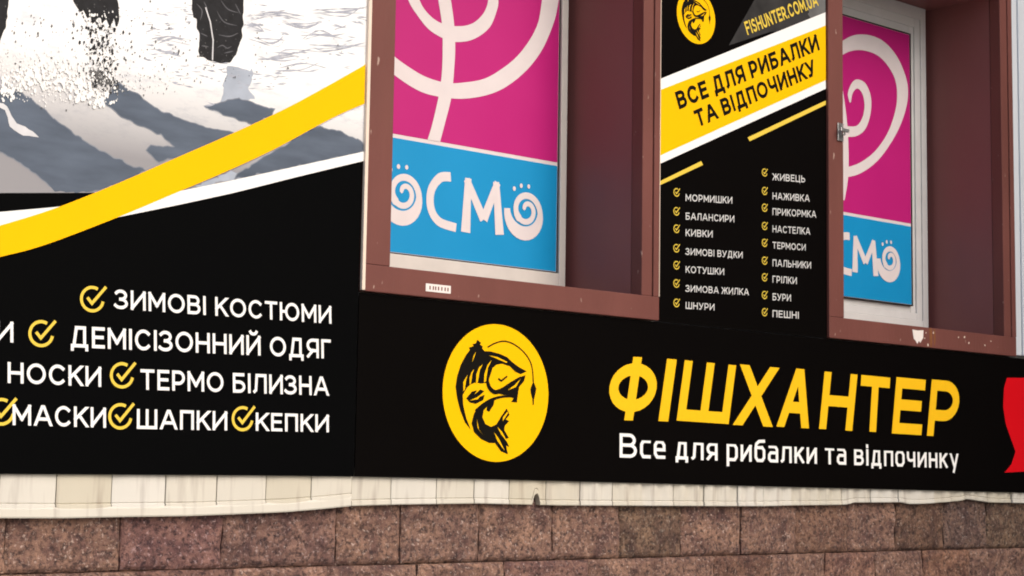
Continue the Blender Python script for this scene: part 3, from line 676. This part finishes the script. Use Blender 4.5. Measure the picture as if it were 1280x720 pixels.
for c in LIST_CHECKS: check('check_mark', c, .0145, nb, YF - .0010)
fish(nb, 4.862, 3.390, .108, YF - .0010)

# ------------------------------------------------------------------ windows
def window(ix, label, fat):
    """niche with brown frame, side panels, white window and poster; x measured from its outer left edge"""
    x0, x1 = WX[ix]; W = x1 - x0; yo = 4.488
    r = thing('shop_window', (x0, yo, WZ0)); tag(r, label, 'window', 'poster windows in the shop front')
    # brown frame: rails and stiles butted, front proud of the banners
    bm = bmesh.new()
    box(bm, x0, x1, yo, 4.55, WZ0 + .001, WZ0 + BW, .0025)
    box(bm, x0, x0 + (.098 if not fat else .094), yo + .001, 4.55, WZ0 + BW + .0005, WZ1 - .10, .0025)
    box(bm, x1 - .030, x1, yo + .001, 4.55, WZ0 + BW + .0005, WZ1 - .10, .0025)
    box(bm, x1 - FW, x1 - .0325, yo + .006, 4.55, WZ0 + BW + .0005, WZ1 - .10, .0025)
    box(bm, x0, x1, yo, 4.55, WZ1 - .099, WZ1, .0025)
    obj('outer_frame', bm, 'brown', r)
    # thin pale bead on the frame's left edge
    bm = bmesh.new(); box(bm, x0 - .013 if not fat else x0 - .005, x0 - .0005, yo - .001, 4.499, WZ0 + .004, WZ1, .001); obj('edge_bead', bm, 'cream_edge' if not fat else 'brown', r)
    bm = bmesh.new(); box(bm, x1 + .0005, x1 + .0035, yo + .002, 4.499, WZ0 + .09, WZ1, .0005); obj('edge_bead', bm, 'cream_edge' if not fat else 'brown', r)
    # reveal panels
    dp = 4.5 + .43
    for xa, xb in ((x0 + .05, x0 + .090), (x1 - FW + .001, x1 - .05)):
        bm = bmesh.new(); box(bm, xa, xb, 4.552, dp, WZ0 + .02, WZ1 - .02); obj('side_panel', bm, 'reveal', r)
    bm = bmesh.new(); box(bm, x0 + .098, x1 - FW, 4.552, dp, WZ0 + .03, WZ0 + .080); obj('sill', bm, 'brown', r)
    bm = bmesh.new(); box(bm, x0 + .098, x1 - FW, 4.552, dp, WZ1 - .10, WZ1 - .04); obj('head_panel', bm, 'reveal', r)
    # infill behind and beside the white window
    bm = bmesh.new(); box(bm, x0 + .05, x1 - .03, dp + .001, dp + .05, WZ0, WZ1); obj('backing', bm, 'reveal', r)
    # white window frame, profiled: outer sash and inner bead
    L0 = x0 + .10; R0 = (4.541 if ix == 0 else 6.888); B0 = WZ0 + .0805; T0 = WZ1 - .101
    mt = 'pvc' if ix == 0 else 'pvcgrey'
    steps = [(0, .033, .374)] if not fat else [(0, .040, .383), (.041, .082, .389), (.083, .122, .396)]
    bsteps = [(0, .112, .374)] if not fat else [(0, .095, .383), (.096, .128, .389), (.129, .158, .396)]
    bm = bmesh.new()
    for (a0, a1, d), (c0, c1, _) in zip(steps, bsteps):
        yf = 4.5 + d
        box(bm, R0 - a1, R0 - a0, yf, dp, B0 + c0, T0 - a0, .002)
        box(bm, L0 + a0, L0 + a1, yf, dp, B0 + c0, T0 - a0, .002)
        box(bm, L0 + a1 + .0005, R0 - a1 - .0005, yf + .0006, dp, B0 + c0, B0 + c1, .002)
        box(bm, L0 + a1 + .0005, R0 - a1 - .0005, yf + .0006, dp, T0 - a1 - (.02 if fat else .01), T0 - a0, .002)
    obj('window_frame', bm, mt, r)
    pl, pr = L0 + steps[-1][1] + .0005, R0 - steps[-1][1] - .0005; pb = B0 + bsteps[-1][1] + .0005; pt = T0 - steps[-1][1] - (.0205 if fat else .0105)
    bm = bmesh.new()   # dark gasket round the pane
    for a_ in ((pl, pl + .004, pb, pt), (pr - .004, pr, pb, pt), (pl + .0045, pr - .0045, pb, pb + .005), (pl + .0045, pr - .0045, pt - .004, pt)):
        box(bm, a_[0], a_[1], 4.5 + .383 - (.002 if fat else 0), dp, a_[2], a_[3])
    obj('gasket', bm, 'seam', r)
    yp = 4.5 + .386
    zd = 2.818 if ix == 0 else 2.823
    bm = bmesh.new(); box(bm, pl + .0045, pr - .0045, yp, yp + .006, pb + .0055, pt - .0045); po = obj('poster', bm, 'film', r)
    bm = bmesh.new(); flat(bm, [(pl + .006, zd + .004), (pr - .006, zd + .004), (pr - .006, pt - .006), (pl + .006, pt - .006)], yp - .0006); obj('magenta_field', bm, 'magenta', po)
    bm = bmesh.new(); flat(bm, [(pl + .006, pb + .007), (pr - .006, pb + .007), (pr - .006, zd - .010), (pl + .006, zd - .010)], yp - .0006); obj('blue_field', bm, 'blue', po)
    ys = yp - .0012
    clipbox = lambda P: [p for p in P if p[0] < pr - .004]
    bm = bmesh.new()
    if ix == 0:
        o_ = [(4.22, 3.86), (4.38, 3.76), (4.47, 3.65), (4.502, 3.53), (4.489, 3.419), (4.464, 3.345), (4.414, 3.248), (4.338, 3.157), (4.239, 3.078), (4.141, 3.029), (4.021, 2.996), (3.904, 2.987), (3.811, 2.996), (3.694, 3.04), (3.60, 3.10), (3.52, 3.19), (3.47, 3.30), (3.46, 3.42)]
        i_ = [(4.20, 3.78), (4.32, 3.70), (4.40, 3.61), (4.425, 3.53), (4.410, 3.443), (4.392, 3.352), (4.349, 3.275), (4.287, 3.201), (4.213, 3.141), (4.128, 3.089), (4.032, 3.059), (3.949, 3.044), (3.856, 3.049), (3.775, 3.072), (3.692, 3.108), (3.63, 3.16), (3.57, 3.24), (3.535, 3.33), (3.52, 3.42)]
        strip(bm, smooth_line(o_, 4), smooth_line(i_, 4), ys)
        o2 = [(4.04, 3.57), (4.13, 3.53), (4.18, 3.46), (4.189, 3.40), (4.183, 3.361), (4.148, 3.287), (4.076, 3.231), (4.004, 3.206), (3.945, 3.203), (3.863, 3.225), (3.804, 3.27), (3.762, 3.317), (3.73, 3.40), (3.735, 3.50), (3.79, 3.60)]
        i2 = [(4.03, 3.51), (4.09, 3.49), (4.13, 3.44), (4.139, 3.391), (4.116, 3.334), (4.062, 3.286), (3.991, 3.263), (3.908, 3.262), (3.849, 3.288), (3.814, 3.327), (3.79, 3.40), (3.79, 3.48), (3.84, 3.56)]
        strip(bm, smooth_line(o2, 4), smooth_line(i2, 4), ys - .0002)
        sl_ = [(3.86, 3.52), (3.885, 3.42), (3.9, 3.344), (3.92, 3.255), (3.925, 3.162), (3.923, 3.069), (3.91, 2.984), (3.883, 2.878), (3.864, 2.822)]
        sr_ = [(3.90, 3.53), (3.94, 3.43), (3.959, 3.356), (3.977, 3.265), (3.984, 3.173), (3.978, 3.059), (3.968, 2.983), (3.941, 2.887), (3.922, 2.822)]
        strip(bm, smooth_line(sl_, 4), smooth_line(sr_, 4), ys - .0004)
    else:
        o_ = [(6.10, 3.50), (6.16, 3.56), (6.233, 3.60), (6.328, 3.65), (6.437, 3.673), (6.547, 3.667), (6.64, 3.625), (6.706, 3.56), (6.743, 3.484), (6.738, 3.4), (6.693, 3.3), (6.616, 3.197), (6.504, 3.09), (6.376, 3.016), (6.27, 2.985)]
        i_ = [(6.13, 3.45), (6.18, 3.50), (6.233, 3.535), (6.309, 3.573), (6.4, 3.594), (6.509, 3.59), (6.592, 3.552), (6.648, 3.492), (6.66, 3.412), (6.637, 3.327), (6.579, 3.226), (6.486, 3.133), (6.377, 3.067), (6.279, 3.032)]
        strip(bm, smooth_line(o_, 4), smooth_line(i_, 4), ys)
        o2 = [(6.303, 3.333), (6.290, 3.377), (6.326, 3.434), (6.371, 3.452), (6.425, 3.438), (6.461, 3.381), (6.455, 3.3), (6.414, 3.225), (6.342, 3.183), (6.253, 3.171)]
        i2 = [(6.312, 3.337), (6.326, 3.382), (6.362, 3.409), (6.398, 3.388), (6.412, 3.339), (6.397, 3.28), (6.351, 3.233), (6.268, 3.221)]
        strip(bm, smooth_line(o2, 4), smooth_line(i2, 4), ys - .0002)
        strip(bm, smooth_line([(6.236, 3.39), (6.225, 3.227), (6.228, 3.015), (6.236, 2.88)], 5), smooth_line([(6.252, 3.39), (6.285, 3.227), (6.292, 3.015), (6.262, 2.88)], 5), ys - .0004)
    obj('swirl_print', bm, 'film', po)
    # lettering: brushy letters, the round ones are spirals wearing three dots
    bm = bmesh.new()
    def spiral(cx, cz, rx, rz, kk=0, sc=1.0):
        P, Ws = [], []
        n = 64
        for i in range(n + 1):
            t = i / n; ang = math.radians(175 + 360 * 2.05 * t); q = 1 - .86 * t
            P.append((cx + rx * q * math.cos(ang) + .010 * t * sc, cz + rz * q * math.sin(ang) + .014 * t * sc))
            low_ = max(0, -math.sin(ang)) if t < .55 else 0
            Ws.append(sc * (.0085 + .0145 * (1 - t) * (.42 + low_) if t < .97 else .005))
        line(bm, P, Ws, ys - .0002 * kk)
        for a_, rr_ in ((124, .0088), (103, .0088), (82, .0084)):
            disc(bm, cx + rx * 1.12 * math.cos(math.radians(a_)), cz + rz * 1.15 * math.sin(math.radians(a_)), rr_ * sc * .85, rr_ * sc, ys - .0002 * kk - .0003, 12)
    def brush(P, w0, w1, kk): 
        q = smooth_line(P, 6) if len(P) > 2 else P
        line(bm, q, [1.15 * w0 + 1.15 * (w1 - w0) * i / (len(q) - 1) for i in range(len(q))], ys - .0002 * kk)
    if ix == 0:
        spiral(3.758, 2.604, .090, .092, 0); spiral(4.340, 2.608, .092, .090, 6)
        brush([(3.975, 2.700), (3.925, 2.690), (3.886, 2.640), (3.886, 2.575), (3.925, 2.530), (4.005, 2.516)], .015, .014, 1)
        brush([(4.050, 2.504), (4.058, 2.705)], .019, .013, 2); brush([(4.050, 2.700), (4.135, 2.560)], .013, .016, 3); brush([(4.135, 2.560), (4.200, 2.706)], .016, .013, 4); brush([(4.192, 2.708), (4.214, 2.512)], .013, .018, 5)
    else:
        spiral(6.02, 2.615, .085, .088, 0); spiral(6.590, 2.632, .082, .080, 6)
        brush([(6.298, 2.720), (6.245, 2.712), (6.20, 2.665), (6.205, 2.60), (6.24, 2.565), (6.312, 2.556)], .015, .014, 1)
        brush([(6.335, 2.560), (6.340, 2.725)], .017, .012, 2); brush([(6.336, 2.722), (6.412, 2.610)], .012, .014, 3); brush([(6.412, 2.610), (6.476, 2.716)], .014, .012, 4); brush([(6.470, 2.718), (6.488, 2.556)], .012, .016, 5)
    obj('poster_lettering', bm, 'film', po)
    return r
w1 = window(0, 'brown framed window niche between the snow photo banner and the narrow tackle list banner', False)
w2 = window(1, 'brown window niche with a silver latch and wide stepped white frame beside pale grey trim', True)
# latch on the right window's left stile
lx, lz, ly = 5.728, 3.052, 4.486
bm = bmesh.new(); box(bm, lx - .022, lx + .014, ly - .004, ly, lz - .03, lz + .045, .0015); box(bm, lx - .010, lx + .006, ly - .022, ly - .004, lz - .008, lz + .018, .003); box(bm, lx - .034, lx + .020, ly - .030, ly - .020, lz + .004, lz + .020, .003)
lt_ = obj('latch', bm, 'steel', w2)

# ------------------------------------------------------------------ small things stuck on the frames
bm = bmesh.new(); box(bm, 3.555, 3.661, 4.4868, 4.4878, 2.2200, 2.2460, .0003)
lb = obj('paper_label', bm, 'paper', loc=(3.608, 4.487, 2.233)); tag(lb, 'small white rectangular label stuck on the bottom rail of the left window frame', 'label')
bm = bmesh.new()
for x in (3.570, 3.584, 3.594, 3.606, 3.620, 3.634, 3.646): box(bm, x, x + .005, 4.4862, 4.4867, 2.227, 2.239)
obj('faded_print', bm, 'brown', lb)
bm = bmesh.new(); slab(bm, [(6.212, 2.272), (6.250, 2.270), (6.291, 2.274), (6.288, 2.240), (6.276, 2.228), (6.268, 2.218), (6.258, 2.226), (6.246, 2.212), (6.234, 2.226), (6.222, 2.232)], 4.4866, 4.4878)
sc = obj('paper_scrap', bm, 'paper', loc=(6.25, 4.487, 2.24)); tag(sc, 'torn white paper scrap stuck on the bottom rail of the right window frame', 'paper scrap')
bm = bmesh.new(); rnd = random.Random(11)
for x, z, r in ((6.550, 2.260, .008), (6.595, 2.263, .011), (6.629, 2.240, .010), (6.752, 2.237, .009), (6.80, 2.258, .008), (6.323, 2.213, .012), (6.364, 2.267, .010), (6.310, 2.264, .008), (6.30, 2.24, .007)):
    r *= .55; flat(bm, [(x + r * rnd.uniform(.5, 1.1) * math.cos(6.283 * j / 7), z + r * rnd.uniform(.5, 1.2) * math.sin(6.283 * j / 7)) for j in range(7)], 4.4872)
obj('paint_chips', bm, 'cream_edge', w2)
bm = bmesh.new(); flat(bm, [(6.335, 2.285), (6.352, 2.286), (6.358, 2.25), (6.352, 2.205), (6.342, 2.203), (6.336, 2.24)], 4.4875); flat(bm, [(6.366, 2.285), (6.376, 2.285), (6.380, 2.24), (6.372, 2.204), (6.368, 2.22)], 4.4875)
obj('rust_streak', bm, 'rust', w2)
